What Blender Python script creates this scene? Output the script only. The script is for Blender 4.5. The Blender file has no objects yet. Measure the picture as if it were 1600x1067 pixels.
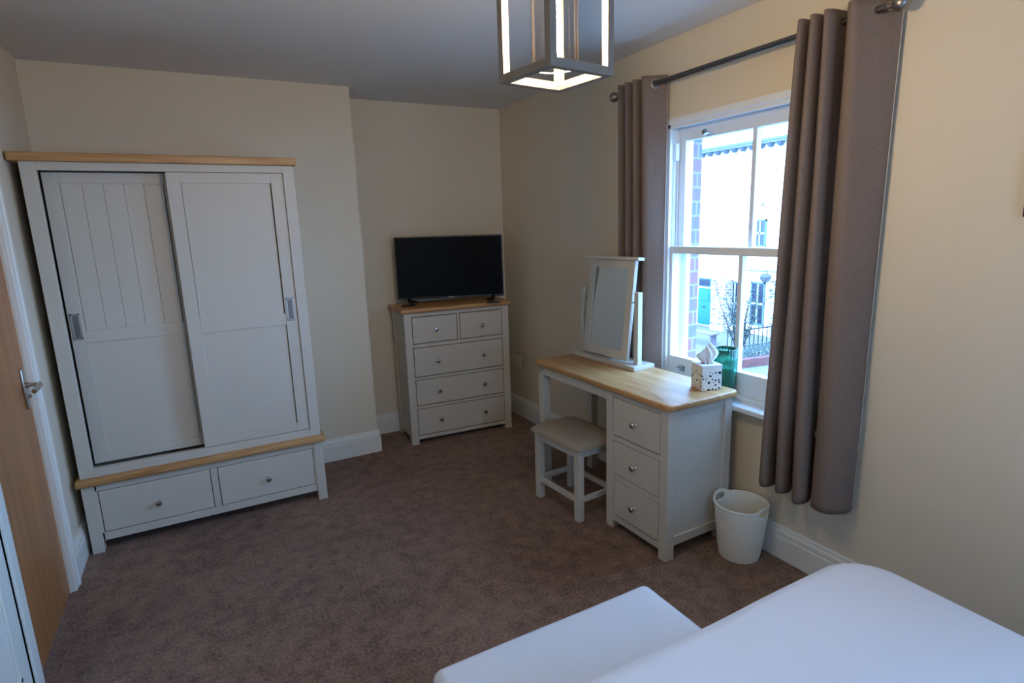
import bpy, bmesh, math, random
from mathutils import Vector, Matrix, noise

random.seed(7)
S = bpy.context.scene
C = S.collection
PI = math.pi

# ------------------------------------------------------------------ camera
YAW, PITCH, ROLL, FPX, CAMH = 0.49297, 0.20030, -0.03249, 894.59, 1.59352
fw = Vector((math.sin(YAW) * math.cos(PITCH), math.cos(YAW) * math.cos(PITCH), -math.sin(PITCH)))
rt = Vector((math.cos(YAW), -math.sin(YAW), 0))
up = rt.cross(fw)
r2 = math.cos(ROLL) * rt + math.sin(ROLL) * up
u2 = -math.sin(ROLL) * rt + math.cos(ROLL) * up
cam = bpy.data.objects.new('camera', bpy.data.cameras.new('camera'))
C.objects.link(cam)
cam.matrix_world = Matrix(((r2.x, u2.x, -fw.x, 0), (r2.y, u2.y, -fw.y, 0), (r2.z, u2.z, -fw.z, CAMH), (0, 0, 0, 1)))
cam.data.sensor_width = 36
cam.data.sensor_fit = 'HORIZONTAL'
cam.data.lens = FPX / 1600 * 36
cam.data.clip_start = 0.02
cam.data.clip_end = 200
S.camera = cam

# ------------------------------------------------------------------ light
world = bpy.data.worlds.new('sky')
S.world = world
world.use_nodes = True
bg = world.node_tree.nodes['Background']
bg.inputs['Color'].default_value = (0.245, 0.505, 1.0, 1)
bg.inputs['Strength'].default_value = 19.0
sun = bpy.data.objects.new('sun', bpy.data.lights.new('sun', 'SUN'))
C.objects.link(sun)
sun.data.energy = 5.0
sun.data.color = (0.90, 0.98, 1.0)
sun.data.angle = 0.01
sun.rotation_euler = Vector((0.72, 0.25, -0.65)).to_track_quat('-Z', 'Y').to_euler()
portal = bpy.data.objects.new('window_portal', bpy.data.lights.new('window_portal', 'AREA'))
C.objects.link(portal)
portal.data.shape = 'RECTANGLE'
portal.data.size = 1.5
portal.data.size_y = 1.1
portal.data.cycles.is_portal = True
portal.location = (2.63, 1.93, 1.4)
portal.rotation_euler = Vector((-1, 0, 0)).to_track_quat('-Z', 'Y').to_euler()
portal2 = bpy.data.objects.new('window_portal', portal.data.copy())
C.objects.link(portal2)
portal2.location = (2.63, -.59, 1.4)
portal2.rotation_euler = portal.rotation_euler
portal3 = bpy.data.objects.new('window_portal', portal.data.copy())
C.objects.link(portal3)
portal3.data.size = .70; portal3.data.size_y = .70
portal3.location = (.925, -1.63, 1.475)
portal3.rotation_euler = Vector((0, 1, 0)).to_track_quat('-Z', 'Y').to_euler()
BULB = 640.0
S.view_settings.view_transform = 'Standard'
S.view_settings.look = 'None'
S.view_settings.gamma = 1
S.view_settings.use_curve_mapping = False
S.view_settings.exposure = 0.12

# ------------------------------------------------------------------ room dimensions
XW, YB, YC, XC, ZC, XL, YF = 2.272, 4.324, 3.980, 0.997, 2.508, -0.698, -1.40

# ------------------------------------------------------------------ materials
def srgb(r, g, b):
    f = lambda c: (c / 12.92 if c <= 0.04045 else ((c + 0.055) / 1.055) ** 2.4)
    return (f(r / 255), f(g / 255), f(b / 255), 1)

def newmat(name):
    m = bpy.data.materials.new(name)
    m.use_nodes = True
    n = m.node_tree.nodes
    return m, n, m.node_tree.links, n['Principled BSDF']

def plain(name, col, rough=0.5, metal=0.0, bump=0.0, bscale=200, vary=0.0, vscale=8, stretch=(1, 1, 1), spec=0.5):
    m, n, l, p = newmat(name)
    p.inputs['Roughness'].default_value = rough
    p.inputs['Metallic'].default_value = metal
    p.inputs['Specular IOR Level'].default_value = spec
    tc = n.new('ShaderNodeTexCoord')
    mp = n.new('ShaderNodeMapping')
    mp.inputs['Scale'].default_value = stretch
    l.new(tc.outputs['Object'], mp.inputs[0])
    a = n.new('ShaderNodeTexNoise')
    a.inputs['Scale'].default_value = vscale
    a.inputs['Detail'].default_value = 5
    l.new(mp.outputs[0], a.inputs['Vector'])
    mx = n.new('ShaderNodeMix'); mx.data_type = 'RGBA'
    mx.inputs[6].default_value = tuple(c * (1 - vary) for c in col[:3]) + (1,)
    mx.inputs[7].default_value = tuple(min(1, c * (1 + vary)) for c in col[:3]) + (1,)
    l.new(a.outputs['Fac'], mx.inputs[0])
    l.new(mx.outputs[2], p.inputs['Base Color'])
    if bump:
        b = n.new('ShaderNodeTexNoise'); b.inputs['Scale'].default_value = bscale
        b.inputs['Detail'].default_value = 3
        l.new(mp.outputs[0], b.inputs['Vector'])
        bp = n.new('ShaderNodeBump'); bp.inputs['Strength'].default_value = bump
        bp.inputs['Distance'].default_value = 0.002
        l.new(b.outputs['Fac'], bp.inputs['Height'])
        l.new(bp.outputs[0], p.inputs['Normal'])
    return m

def wood(name, c1, c2, axis='x', rough=0.45, scale=1.0):
    m, n, l, p = newmat(name)
    tc = n.new('ShaderNodeTexCoord'); mp = n.new('ShaderNodeMapping')
    sc = {'x': (1.2, 16, 16), 'y': (16, 1.2, 16), 'z': (16, 16, 1.2)}[axis]
    mp.inputs['Scale'].default_value = tuple(s * scale for s in sc)
    l.new(tc.outputs['Object'], mp.inputs[0])
    a = n.new('ShaderNodeTexNoise'); a.inputs['Scale'].default_value = 1.6; a.inputs['Detail'].default_value = 7
    a.inputs['Distortion'].default_value = 1.4
    l.new(mp.outputs[0], a.inputs['Vector'])
    r = n.new('ShaderNodeValToRGB')
    r.color_ramp.elements[0].position = 0.3; r.color_ramp.elements[0].color = c1
    r.color_ramp.elements[1].position = 0.72; r.color_ramp.elements[1].color = c2
    l.new(a.outputs['Fac'], r.inputs[0]); l.new(r.outputs[0], p.inputs['Base Color'])
    bp = n.new('ShaderNodeBump'); bp.inputs['Strength'].default_value = 0.12; bp.inputs['Distance'].default_value = 0.002
    l.new(a.outputs['Fac'], bp.inputs['Height']); l.new(bp.outputs[0], p.inputs['Normal'])
    p.inputs['Roughness'].default_value = rough
    return m

def carpet_mat():
    m, n, l, p = newmat('carpet')
    tc = n.new('ShaderNodeTexCoord')
    def nz(s, d=4, dist=0):
        a = n.new('ShaderNodeTexNoise'); a.inputs['Scale'].default_value = s; a.inputs['Detail'].default_value = d
        a.inputs['Distortion'].default_value = dist
        l.new(tc.outputs['Object'], a.inputs['Vector']); return a
    big, mid, fine, grain = nz(1.7, 4, .3), nz(13, 5, 0), nz(420, 3), nz(85, 5)
    def mul(a_, k, add=None):
        q_ = n.new('ShaderNodeMath'); q_.operation = 'MULTIPLY_ADD'; q_.inputs[1].default_value = k; q_.inputs[2].default_value = 0
        l.new(a_, q_.inputs[0])
        if add is not None: l.new(add, q_.inputs[2])
        return q_.outputs[0]
    tot = mul(big.outputs['Fac'], .22, mul(mid.outputs['Fac'], .30, mul(grain.outputs['Fac'], .48)))
    r = n.new('ShaderNodeValToRGB')
    r.color_ramp.elements[0].position = 0.40; r.color_ramp.elements[0].color = srgb(106, 78, 63)
    r.color_ramp.elements[1].position = 0.60; r.color_ramp.elements[1].color = srgb(160, 126, 105)
    # scattered darker tufts
    sp = nz(22, 2); sr = n.new('ShaderNodeValToRGB')
    sr.color_ramp.elements[0].position = .60; sr.color_ramp.elements[0].color = (1, 1, 1, 1)
    sr.color_ramp.elements[1].position = .72; sr.color_ramp.elements[1].color = (.70, .68, .68, 1)
    l.new(sp.outputs['Fac'], sr.inputs[0])
    mm = n.new('ShaderNodeMix'); mm.data_type = 'RGBA'; mm.blend_type = 'MULTIPLY'; mm.inputs[0].default_value = 1.0
    l.new(tot, r.inputs[0]); l.new(r.outputs[0], mm.inputs[6]); l.new(sr.outputs[0], mm.inputs[7])
    l.new(mm.outputs[2], p.inputs['Base Color'])
    bp = n.new('ShaderNodeBump'); bp.inputs['Strength'].default_value = 0.8; bp.inputs['Distance'].default_value = 0.006
    l.new(fine.outputs['Fac'], bp.inputs['Height']); l.new(bp.outputs[0], p.inputs['Normal'])
    p.inputs['Roughness'].default_value = 1.0
    p.inputs['Specular IOR Level'].default_value = 0.05
    p.inputs['Sheen Weight'].default_value = 0.15
    return m

def fabric(name, col, scale=420, vary=.12, rough=.95, trans=0.0):
    m, n, l, p = newmat(name)
    tc = n.new('ShaderNodeTexCoord')
    mp = n.new('ShaderNodeMapping'); mp.inputs['Scale'].default_value = (1, 1, .45)
    l.new(tc.outputs['Object'], mp.inputs[0])
    a = n.new('ShaderNodeTexNoise'); a.inputs['Scale'].default_value = scale; a.inputs['Detail'].default_value = 2
    l.new(mp.outputs[0], a.inputs['Vector'])
    mx = n.new('ShaderNodeMix'); mx.data_type = 'RGBA'
    mx.inputs[6].default_value = tuple(c * (1 - vary * 2) for c in col[:3]) + (1,)
    mx.inputs[7].default_value = tuple(min(1, c * (1 + vary * 2)) for c in col[:3]) + (1,)
    l.new(a.outputs['Fac'], mx.inputs[0]); l.new(mx.outputs[2], p.inputs['Base Color'])
    bp = n.new('ShaderNodeBump'); bp.inputs['Strength'].default_value = 0.4; bp.inputs['Distance'].default_value = 0.001
    l.new(a.outputs['Fac'], bp.inputs['Height']); l.new(bp.outputs[0], p.inputs['Normal'])
    p.inputs['Roughness'].default_value = rough
    p.inputs['Specular IOR Level'].default_value = 0.1
    if trans:
        t = n.new('ShaderNodeBsdfTranslucent'); l.new(mx.outputs[2], t.inputs['Color'])
        s = n.new('ShaderNodeMixShader'); s.inputs[0].default_value = trans
        l.new(p.outputs[0], s.inputs[1]); l.new(t.outputs[0], s.inputs[2])
        l.new(s.outputs[0], n['Material Output'].inputs[0])
    return m

def thin_glass(name, tint=(1, 1, 1, 1), refl=0.9):
    m, n, l, p = newmat(name)
    n.remove(p)
    t = n.new('ShaderNodeBsdfTransparent'); t.inputs[0].default_value = tint
    g = n.new('ShaderNodeBsdfGlossy'); g.inputs['Roughness'].default_value = 0.02
    f = n.new('ShaderNodeFresnel'); f.inputs[0].default_value = 1.45
    mu = n.new('ShaderNodeMath'); mu.operation = 'MULTIPLY'; mu.inputs[1].default_value = refl
    l.new(f.outputs[0], mu.inputs[0])
    ge = n.new('ShaderNodeNewGeometry')            # reflect on the outer faces only
    iv = n.new('ShaderNodeMath'); iv.operation = 'SUBTRACT'; iv.inputs[0].default_value = 1.0
    l.new(ge.outputs['Backfacing'], iv.inputs[1])
    m3 = n.new('ShaderNodeMath'); m3.operation = 'MULTIPLY'
    l.new(mu.outputs[0], m3.inputs[0]); l.new(iv.outputs[0], m3.inputs[1])
    s = n.new('ShaderNodeMixShader')
    l.new(m3.outputs[0], s.inputs[0]); l.new(t.outputs[0], s.inputs[1]); l.new(g.outputs[0], s.inputs[2])
    l.new(s.outputs[0], n['Material Output'].inputs[0])
    return m

def brick_mat(name, c1, c2, mortar, scale=5.0, swap=False, bw=.5, rh=.25):
    m, n, l, p = newmat(name)
    tc = n.new('ShaderNodeTexCoord')
    sx = n.new('ShaderNodeSeparateXYZ'); cx = n.new('ShaderNodeCombineXYZ')
    l.new(tc.outputs['Object'], sx.inputs[0])
    ad = n.new('ShaderNodeMath'); ad.operation = 'ADD'
    l.new(sx.outputs[0], ad.inputs[0]); l.new(sx.outputs[1], ad.inputs[1])
    l.new(ad.outputs[0], cx.inputs[0]); l.new(sx.outputs[2], cx.inputs[1])
    b = n.new('ShaderNodeTexBrick'); b.inputs['Scale'].default_value = scale
    b.inputs['Color1'].default_value = c1; b.inputs['Color2'].default_value = c2; b.inputs['Mortar'].default_value = mortar
    b.inputs['Mortar Size'].default_value = 0.02
    b.inputs['Brick Width'].default_value = bw; b.inputs['Row Height'].default_value = rh
    l.new(cx.outputs[0], b.inputs['Vector']); l.new(b.outputs['Color'], p.inputs['Base Color'])
    p.inputs['Roughness'].default_value = 0.9
    return m

def emis(name, col, s):
    m, n, l, p = newmat(name)
    p.inputs['Base Color'].default_value = (0, 0, 0, 1)
    p.inputs['Emission Color'].default_value = col
    p.inputs['Emission Strength'].default_value = s
    return m

def terrazzo():
    m, n, l, p = newmat('terrazzo')
    tc = n.new('ShaderNodeTexCoord')
    base = srgb(222, 216, 205)
    prev = None
    for i, (sc, th, col) in enumerate([(75, .26, srgb(150, 130, 110)), (58, .30, srgb(35, 40, 52)), (34, .30, srgb(28, 30, 40))]):
        mp = n.new('ShaderNodeMapping'); mp.inputs['Location'].default_value = (i * .37, i * .21, i * .13)
        l.new(tc.outputs['Object'], mp.inputs[0])
        v = n.new('ShaderNodeTexVoronoi'); v.inputs['Scale'].default_value = sc; v.distance = 'EUCLIDEAN'
        l.new(mp.outputs[0], v.inputs['Vector'])
        lt = n.new('ShaderNodeMath'); lt.operation = 'LESS_THAN'; lt.inputs[1].default_value = th
        l.new(v.outputs['Distance'], lt.inputs[0])
        sep = n.new('ShaderNodeSeparateColor'); l.new(v.outputs['Color'], sep.inputs[0])
        gt = n.new('ShaderNodeMath'); gt.operation = 'GREATER_THAN'; gt.inputs[1].default_value = .45
        l.new(sep.outputs[0], gt.inputs[0])
        mu = n.new('ShaderNodeMath'); mu.operation = 'MULTIPLY'
        l.new(lt.outputs[0], mu.inputs[0]); l.new(gt.outputs[0], mu.inputs[1])
        # chips only on the lower part of the box
        sz = n.new('ShaderNodeSeparateXYZ'); l.new(tc.outputs['Object'], sz.inputs[0])
        lz = n.new('ShaderNodeMath'); lz.operation = 'LESS_THAN'; lz.inputs[1].default_value = .092
        l.new(sz.outputs[2], lz.inputs[0])
        m2 = n.new('ShaderNodeMath'); m2.operation = 'MULTIPLY'
        l.new(mu.outputs[0], m2.inputs[0]); l.new(lz.outputs[0], m2.inputs[1])
        mx = n.new('ShaderNodeMix'); mx.data_type = 'RGBA'
        l.new(m2.outputs[0], mx.inputs[0])
        if prev is None: mx.inputs[6].default_value = base
        else: l.new(prev.outputs[2], mx.inputs[6])
        mx.inputs[7].default_value = col
        prev = mx
    l.new(prev.outputs[2], p.inputs['Base Color'])
    p.inputs['Roughness'].default_value = .35
    return m

M = dict(
    wall=plain('cream_wall_paint', srgb(223, 208, 183), .85, bump=.15, bscale=160, vary=.02, vscale=3, spec=.2),
    ceil=plain('ceiling_paint', srgb(222, 219, 214), .9, bump=.1, bscale=150, vary=.02, vscale=2, spec=.1),
    trim=plain('white_gloss_trim', srgb(232, 228, 216), .4, vary=.015),
    upvc=plain('white_window_paint', srgb(232, 236, 238), .35, vary=.01),
    paint=plain('pale_grey_furniture_paint', srgb(202, 193, 177), .5, bump=.12, bscale=60, vary=.025, vscale=4, stretch=(6, 6, 1)),
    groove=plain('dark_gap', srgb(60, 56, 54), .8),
    inside=plain('cabinet_interior', srgb(120, 108, 92), .8, vary=.05),
    oak_x=wood('oak_grain_along_width', srgb(168, 118, 68), srgb(204, 158, 104), 'x'),
    oak_y=wood('oak_grain_along_depth', srgb(176, 124, 72), srgb(210, 164, 104), 'y'),
    oak_door=wood('oak_door_veneer', srgb(150, 92, 50), srgb(186, 124, 74), 'z', .4, .55),
    carpet=carpet_mat(),
    curtain=fabric('taupe_curtain_weave', srgb(158, 138, 126), 260, .14, trans=.40),
    lining=fabric('cream_curtain_lining', srgb(225, 214, 190), 300, .04),
    seat=fabric('beige_seat_weave', srgb(160, 146, 128), 420, .12),
    linen=fabric('white_cotton', srgb(226, 226, 230), 500, .01),
    white_vinyl=plain('white_leatherette', srgb(214, 214, 216), .55, bump=.15, bscale=240, vary=.015),
    chrome=plain('brushed_chrome', srgb(200, 196, 190), .22, 1.0),
    nickel=plain('satin_nickel', srgb(160, 154, 146), .32, 1.0),
    darkmetal=plain('brushed_steel_pole', srgb(120, 116, 110), .3, 1.0),
    pull=plain('flush_pull_metal', srgb(176, 172, 166), .38, .7),
    pull_in=plain('flush_pull_recess', srgb(128, 124, 120), .5, .6),
    black=plain('black_plastic', srgb(12, 12, 13), .35),
    screen=plain('tv_screen_glass', srgb(4, 4, 7), .15, spec=.12),
    logo=plain('silver_logo', srgb(170, 170, 175), .4),
    mirror=plain('mirror_silver', srgb(200, 205, 208), .02, 1.0),
    glass=thin_glass('window_glass', (.97, 1, 1, 1)),
    lamp_glass=thin_glass('lamp_glass_tube', (.96, .92, .88, 1), 1.0),
    lampframe=plain('pale_taupe_lantern_paint', srgb(132, 120, 108), .5),
    bulb=emis('warm_bulb', (1.0, .84, .56, 1), BULB),
    bin=plain('ivory_plastic', srgb(236, 230, 214), .5),
    tissue=plain('white_tissue', srgb(238, 240, 242), .9, vary=.02),
    terrazzo=terrazzo(),
    socket=plain('socket_white_plastic', srgb(225, 222, 215), .4),
    brass=plain('chrome_window_lock', srgb(190, 195, 200), .25, 1.0),
    # outdoors
    brick=brick_mat('red_and_grey_reveal_brick', srgb(142, 92, 86), srgb(104, 102, 116), srgb(140, 128, 126), 3.1),
    render=plain('white_render', srgb(236, 236, 232), .9, vary=.03),
    slate=plain('pale_roof_slate', srgb(170, 178, 186), .8, vary=.08),
    turq=plain('turquoise_door_paint', srgb(16, 92, 84), .4),
    stone=brick_mat('grey_stone_quoins', srgb(168, 150, 142), srgb(88, 78, 74), srgb(200, 196, 192), 2.0),
    win_dark=plain('house_window_glass', srgb(30, 36, 50), .15),
    win_frame=plain('house_window_frame', srgb(70, 92, 120), .5),
    white_frame=plain('white_sash_frame', srgb(150, 160, 170), .5),
    dentil=plain('grey_corbel', srgb(78, 84, 92), .8),
    iron=plain('black_iron', srgb(20, 26, 32), .5),
    garden_brick=brick_mat('pink_brick', srgb(92, 44, 40), srgb(70, 40, 38), srgb(84, 66, 62), 4),
    street=plain('paving', srgb(88, 86, 84), .95, vary=.1, vscale=2),
    bark=plain('bark', srgb(30, 30, 34), .9, vary=.2, vscale=20),
    leaf=plain('leaf', srgb(30, 52, 42), .6, vary=.3, vscale=5),
    basket=plain('basket_moss', srgb(70, 72, 80), .9, vary=.25, vscale=20),
    bench_out=plain('weathered_timber', srgb(98, 92, 100), .9, vary=.1),
)
# green ribbed glass
m, n, l, p = newmat('green_glass')
p.inputs['Base Color'].default_value = (.10, .42, .30, 1)
p.inputs['Transmission Weight'].default_value = .80
p.inputs['Roughness'].default_value = .12
p.inputs['IOR'].default_value = 1.3
M['green'] = m

# ------------------------------------------------------------------ geometry helpers
def merge(dst, src, mat=None):
    me = bpy.data.meshes.new('tmp')
    if mat is not None: src.transform(mat)
    src.to_mesh(me); src.free(); dst.from_mesh(me); bpy.data.meshes.remove(me)

def box(bm, x0, x1, y0, y1, z0, z1, bev=0.0, seg=2, mat=None):
    t = bmesh.new()
    bmesh.ops.create_cube(t, size=1)
    for v in t.verts:
        v.co = Vector(((x0 + x1) / 2 + v.co.x * (x1 - x0), (y0 + y1) / 2 + v.co.y * (y1 - y0), (z0 + z1) / 2 + v.co.z * (z1 - z0)))
    if bev:
        bmesh.ops.bevel(t, geom=t.edges[:], offset=bev, segments=seg, affect='EDGES', profile=.5)
    merge(bm, t, mat)
    return bm

def B(x0, x1, y0, y1, z0, z1, bev=0.0, seg=2):
    return box(bmesh.new(), x0, x1, y0, y1, z0, z1, bev, seg)

def lathe(bm, prof, n=32, mat=None, cap=True):
    t = bmesh.new(); rings = []
    for r, z in prof:
        if r < 1e-6: rings.append([t.verts.new((0, 0, z))])
        else: rings.append([t.verts.new((r * math.cos(2 * PI * i / n), r * math.sin(2 * PI * i / n), z)) for i in range(n)])
    for a, b in zip(rings, rings[1:]):
        for i in range(n):
            j = (i + 1) % n
            if len(a) == 1 and len(b) == 1: continue
            if len(a) == 1: t.faces.new((a[0], b[i], b[j]))
            elif len(b) == 1: t.faces.new((a[i], b[0], a[j]))
            else: t.faces.new((a[i], a[j], b[j], b[i]))
    bmesh.ops.recalc_face_normals(t, faces=t.faces[:])
    merge(bm, t, mat)
    return bm

def tube(bm, pts, r, n=10, closed=False):
    t = bmesh.new(); P = [Vector(q) for q in pts]; rings = []
    rr = r if isinstance(r, (list, tuple)) else [r] * len(P)
    for i, q in enumerate(P):
        if closed: d = (P[(i + 1) % len(P)] - P[i - 1])
        else: d = (P[min(i + 1, len(P) - 1)] - P[max(i - 1, 0)])
        d.normalize()
        a = Vector((0, 0, 1)) if abs(d.z) < .9 else Vector((1, 0, 0))
        s = d.cross(a).normalized(); w = s.cross(d)
        rings.append([t.verts.new(q + rr[i] * (math.cos(2 * PI * k / n) * s + math.sin(2 * PI * k / n) * w)) for k in range(n)])
    m = len(rings)
    for i in range(m if closed else m - 1):
        a, b = rings[i], rings[(i + 1) % m]
        for k in range(n):
            t.faces.new((a[k], a[(k + 1) % n], b[(k + 1) % n], b[k]))
    if not closed:
        t.faces.new(rings[0]); t.faces.new(rings[-1])
    bmesh.ops.recalc_face_normals(t, faces=t.faces[:])
    merge(bm, t)
    return bm

def obj(name, bm, mat, parent=None, smooth=False, label=None, solid=0):
    me = bpy.data.meshes.new(name)
    bm.to_mesh(me); bm.free()
    o = bpy.data.objects.new(name, me); C.objects.link(o)
    me.materials.append(M[mat] if isinstance(mat, str) else mat)
    if smooth:
        for p in me.polygons: p.use_smooth = True
        if smooth != 'all':
            me.set_sharp_from_angle(angle=math.radians(40))
    if parent: o.parent = parent
    if label: o['label'] = label
    if solid:
        s = o.modifiers.new('thickness', 'SOLIDIFY'); s.thickness = solid; s.offset = 0
    return o

def thing(name, label, cat, loc=(0, 0, 0), rotz=0, group=None):
    o = bpy.data.objects.new(name, None); C.objects.link(o)
    o.empty_display_size = .1
    o.location = loc; o.rotation_euler = (0, 0, rotz)
    o['label'] = label; o['category'] = cat
    if group: o['group'] = group
    return o

def struct(name, bm, mat, label=None, **k):
    o = obj(name, bm, mat, **k); o['kind'] = 'structure'
    if label: o['label'] = label
    return o

RX = lambda a: Matrix.Rotation(a, 4, 'X')
RY = lambda a: Matrix.Rotation(a, 4, 'Y')
RZ = lambda a: Matrix.Rotation(a, 4, 'Z')
T = lambda x, y, z: Matrix.Translation((x, y, z))

def skirting(name, path, label):
    """moulded skirting swept along a floor path, room on the left of the travel direction"""
    prof = [(0, 0), (.019, 0), (.019, .108), (.016, .111), (.013, .112), (.013, .116), (.016, .118), (.016, .134), (.012, .140),
            (.008, .143), (.008, .147), (.010, .149), (.009, .156), (.004, .160), (0, .160)]
    bm = bmesh.new(); P = [Vector((*q, 0)) for q in path]; rings = []
    for i, q in enumerate(P):
        ds = []
        if i > 0: ds.append((P[i] - P[i - 1]).normalized())
        if i < len(P) - 1: ds.append((P[i + 1] - P[i]).normalized())
        ns = [Vector((-d.y, d.x, 0)) for d in ds]
        if len(ns) == 2:
            nn = (ns[0] + ns[1]); nn = nn / (1 + ns[0].dot(ns[1]))
        else: nn = ns[0]
        rings.append([bm.verts.new(q + nn * a + Vector((0, 0, b))) for a, b in prof])
    for a, b in zip(rings, rings[1:]):
        for k in range(len(prof)):
            j = (k + 1) % len(prof)
            bm.faces.new((a[k], a[j], b[j], b[k]))
    bm.faces.new(rings[0]); bm.faces.new(rings[-1])
    bmesh.ops.recalc_face_normals(bm, faces=bm.faces[:])
    return struct(name, bm, 'trim', label)

# ------------------------------------------------------------------ room shell
struct('floor', B(XL - .12, XW + .30, YF - .1, YB + .1, -.15, 0), 'carpet', 'mottled brown carpet')
struct('ceiling', B(XL - .12, XW + .36, YF - .1, YB + .1, ZC, ZC + .12), 'ceil', 'plain painted ceiling')
struct('wall_back', B(XC - .02, XW + .3, YB, YB + .1, 0, ZC), 'wall', 'cream alcove wall behind the television')
struct('wall_chimney_breast', B(XL - .1, XC, YC, YB + .1, 0, ZC), 'wall', 'projecting cream wall behind the wardrobe')
UX0, UX1, UZ0, UZ1 = .60, 1.25, 1.15, 1.80        # unseen window added for fill light, in the gable wall behind the camera
bm = B(XL - .1, UX0, YF - .2, YF, 0, ZC)
box(bm, UX1, XW + .3, YF - .2, YF, 0, ZC); box(bm, UX0, UX1, YF - .2, YF, 0, UZ0); box(bm, UX0, UX1, YF - .2, YF, UZ1, ZC)
struct('wall_front', bm, 'wall', 'cream wall behind the camera')
w3 = bpy.data.objects.new('window_fill', None); C.objects.link(w3); w3['kind'] = 'structure'; w3['label'] = 'small white unseen window added behind the camera for fill light'
w3.location = ((UX0 + UX1) / 2, YF, UZ0)
vw = (UX1 - UX0) / 2; vh = UZ1 - UZ0
bm = B(-vw, -vw + .04, -.14, -.06, 0, vh, .002)
box(bm, vw - .04, vw, -.14, -.06, 0, vh, .002); box(bm, -vw, vw, -.14, -.06, 0, .05, .002); box(bm, -vw, vw, -.14, -.06, vh - .04, vh, .002)
obj('window_frame', bm, 'upvc', w3)
obj('pane', B(-vw + .03, vw - .03, -.102, -.098, .04, vh - .03), 'glass', w3)
obj('window_sill', B(-vw - .04, vw + .04, -.06, .06, -.03, 0, .006), 'upvc', w3)
# left wall with an opening for the oak door
DY0, DY1, DZ1 = 2.395, 3.062, 1.985
bm = B(XL - .1, XL, DY1, YC + .02, 0, ZC)
box(bm, XL - .1, XL, YF - .1, DY0, 0, ZC); box(bm, XL - .1, XL, DY0, DY1, DZ1, ZC)
struct('wall_left', bm, 'wall', 'cream left wall with the oak door')
# window wall with opening
WY0, WY1, WZ0, WZ1 = 1.42, 2.445, .70, 2.115
XO = 2.60
VY0, VY1 = -1.10, -.08          # the second window of the same wall, beside the bed and behind the camera
def wall_with_windows(x0, x1, z0, z1, m):
    bm = bmesh.new(); ys = [YF - .1, VY0 - m, VY1 + m, WY0 + m * -1, WY1 + m, YB + .1]
    ys = [YF - .1, VY0 - m, VY1 + m, WY0 - m, WY1 + m, YB + .1]
    for k in (0, 2, 4): box(bm, x0, x1, ys[k], ys[k + 1], z0, z1)
    for k in (1, 3):
        box(bm, x0, x1, ys[k], ys[k + 1], z0, WZ0 - .02); box(bm, x0, x1, ys[k], ys[k + 1], WZ1 - (.02 if m else 0), z1)
    return bm
struct('wall_right', wall_with_windows(XW, XO - .1, 0, ZC, 0), 'wall', 'cream wall around the sash window')
struct('wall_outside', wall_with_windows(XO - .1, XO + .02, -3.3, ZC + .5, .047), 'brick', 'outer brick skin seen beside the window')

skirting('baseboard_right', [(XW, YF), (XW, YB)], 'moulded cream skirting under the window')
skirting('baseboard_back', [(XW, YB), (XC, YB)], 'moulded cream skirting in the alcove')
skirting('baseboard_chimney_breast', [(XC, YB), (XC, YC), (XL, YC)], 'moulded cream skirting beside the wardrobe')
skirting('baseboard_left', [(XL, YC - .02), (XL, DY1 + .075)], 'moulded white skirting between door and wardrobe')

# door frame trims
def architrave_v(bm, y0, y1, z1, flip=1, t=.022):
    a, b = (y0, y1)
    w = b - a
    box(bm, XL, XL + t, a, b, 0, z1, .003)
    if flip > 0: box(bm, XL, XL + t + .006, a + w * .62, b, 0, z1, .004)
    else: box(bm, XL, XL + t + .006, a, b - w * .62, 0, z1, .004)
bm = bmesh.new(); architrave_v(bm, DY1 + .003, DY1 + .075, DZ1 + .075)
struct('trim_1', bm, 'trim', 'white architrave between oak door and wardrobe')
bm = bmesh.new(); architrave_v(bm, DY0 - .085, DY0, DZ1 + .075, -1, .028)
struct('trim_2', bm, 'trim', 'white architrave on the near side of the oak door')
struct('trim_3', B(XL, XL + .022, DY0, DY1 + .003, DZ1 + .004, DZ1 + .075, .003), 'trim', 'white architrave head over the oak door')

# oak door
d1 = bpy.data.objects.new('door_1', None); C.objects.link(d1); d1['kind'] = 'structure'; d1['label'] = 'plain oak veneer door with lever handle'
d1.location = (XL, (DY0 + DY1) / 2, 0)
w = (DY1 - DY0) / 2
obj('door_leaf', B(-.042, -.004, -w + .003, w - .003, .004, DZ1 - .003, .002), 'oak_door', d1)
h = obj('door_handle', B(-.004, .006, w - .085, w - .048, .905, 1.075, .004), 'chrome', d1, smooth=True, label='chrome lever handle on a long backplate')
bm = lathe(bmesh.new(), [(0, 0), (.012, 0), (.012, .012), (.008, .014), (.008, .05), (0, .05)], 20, T(.004, w - .066, 1.005) @ RY(PI / 2))
tube(bm, [(.048, w - .060, 1.005), (.054, w - .085, 1.004), (.054, w - .12, 1.0), (.050, w - .165, .995)], [.010, .011, .011, .009], 12)
obj('lever', bm, 'chrome', h, smooth=True)
bm = lathe(bmesh.new(), [(0, 0), (.007, 0), (.007, .012), (.004, .014), (0, .014)], 14, T(.005, w - .066, .958) @ RY(PI / 2))
obj('thumb_turn', bm, 'chrome', h, smooth=True)

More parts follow.
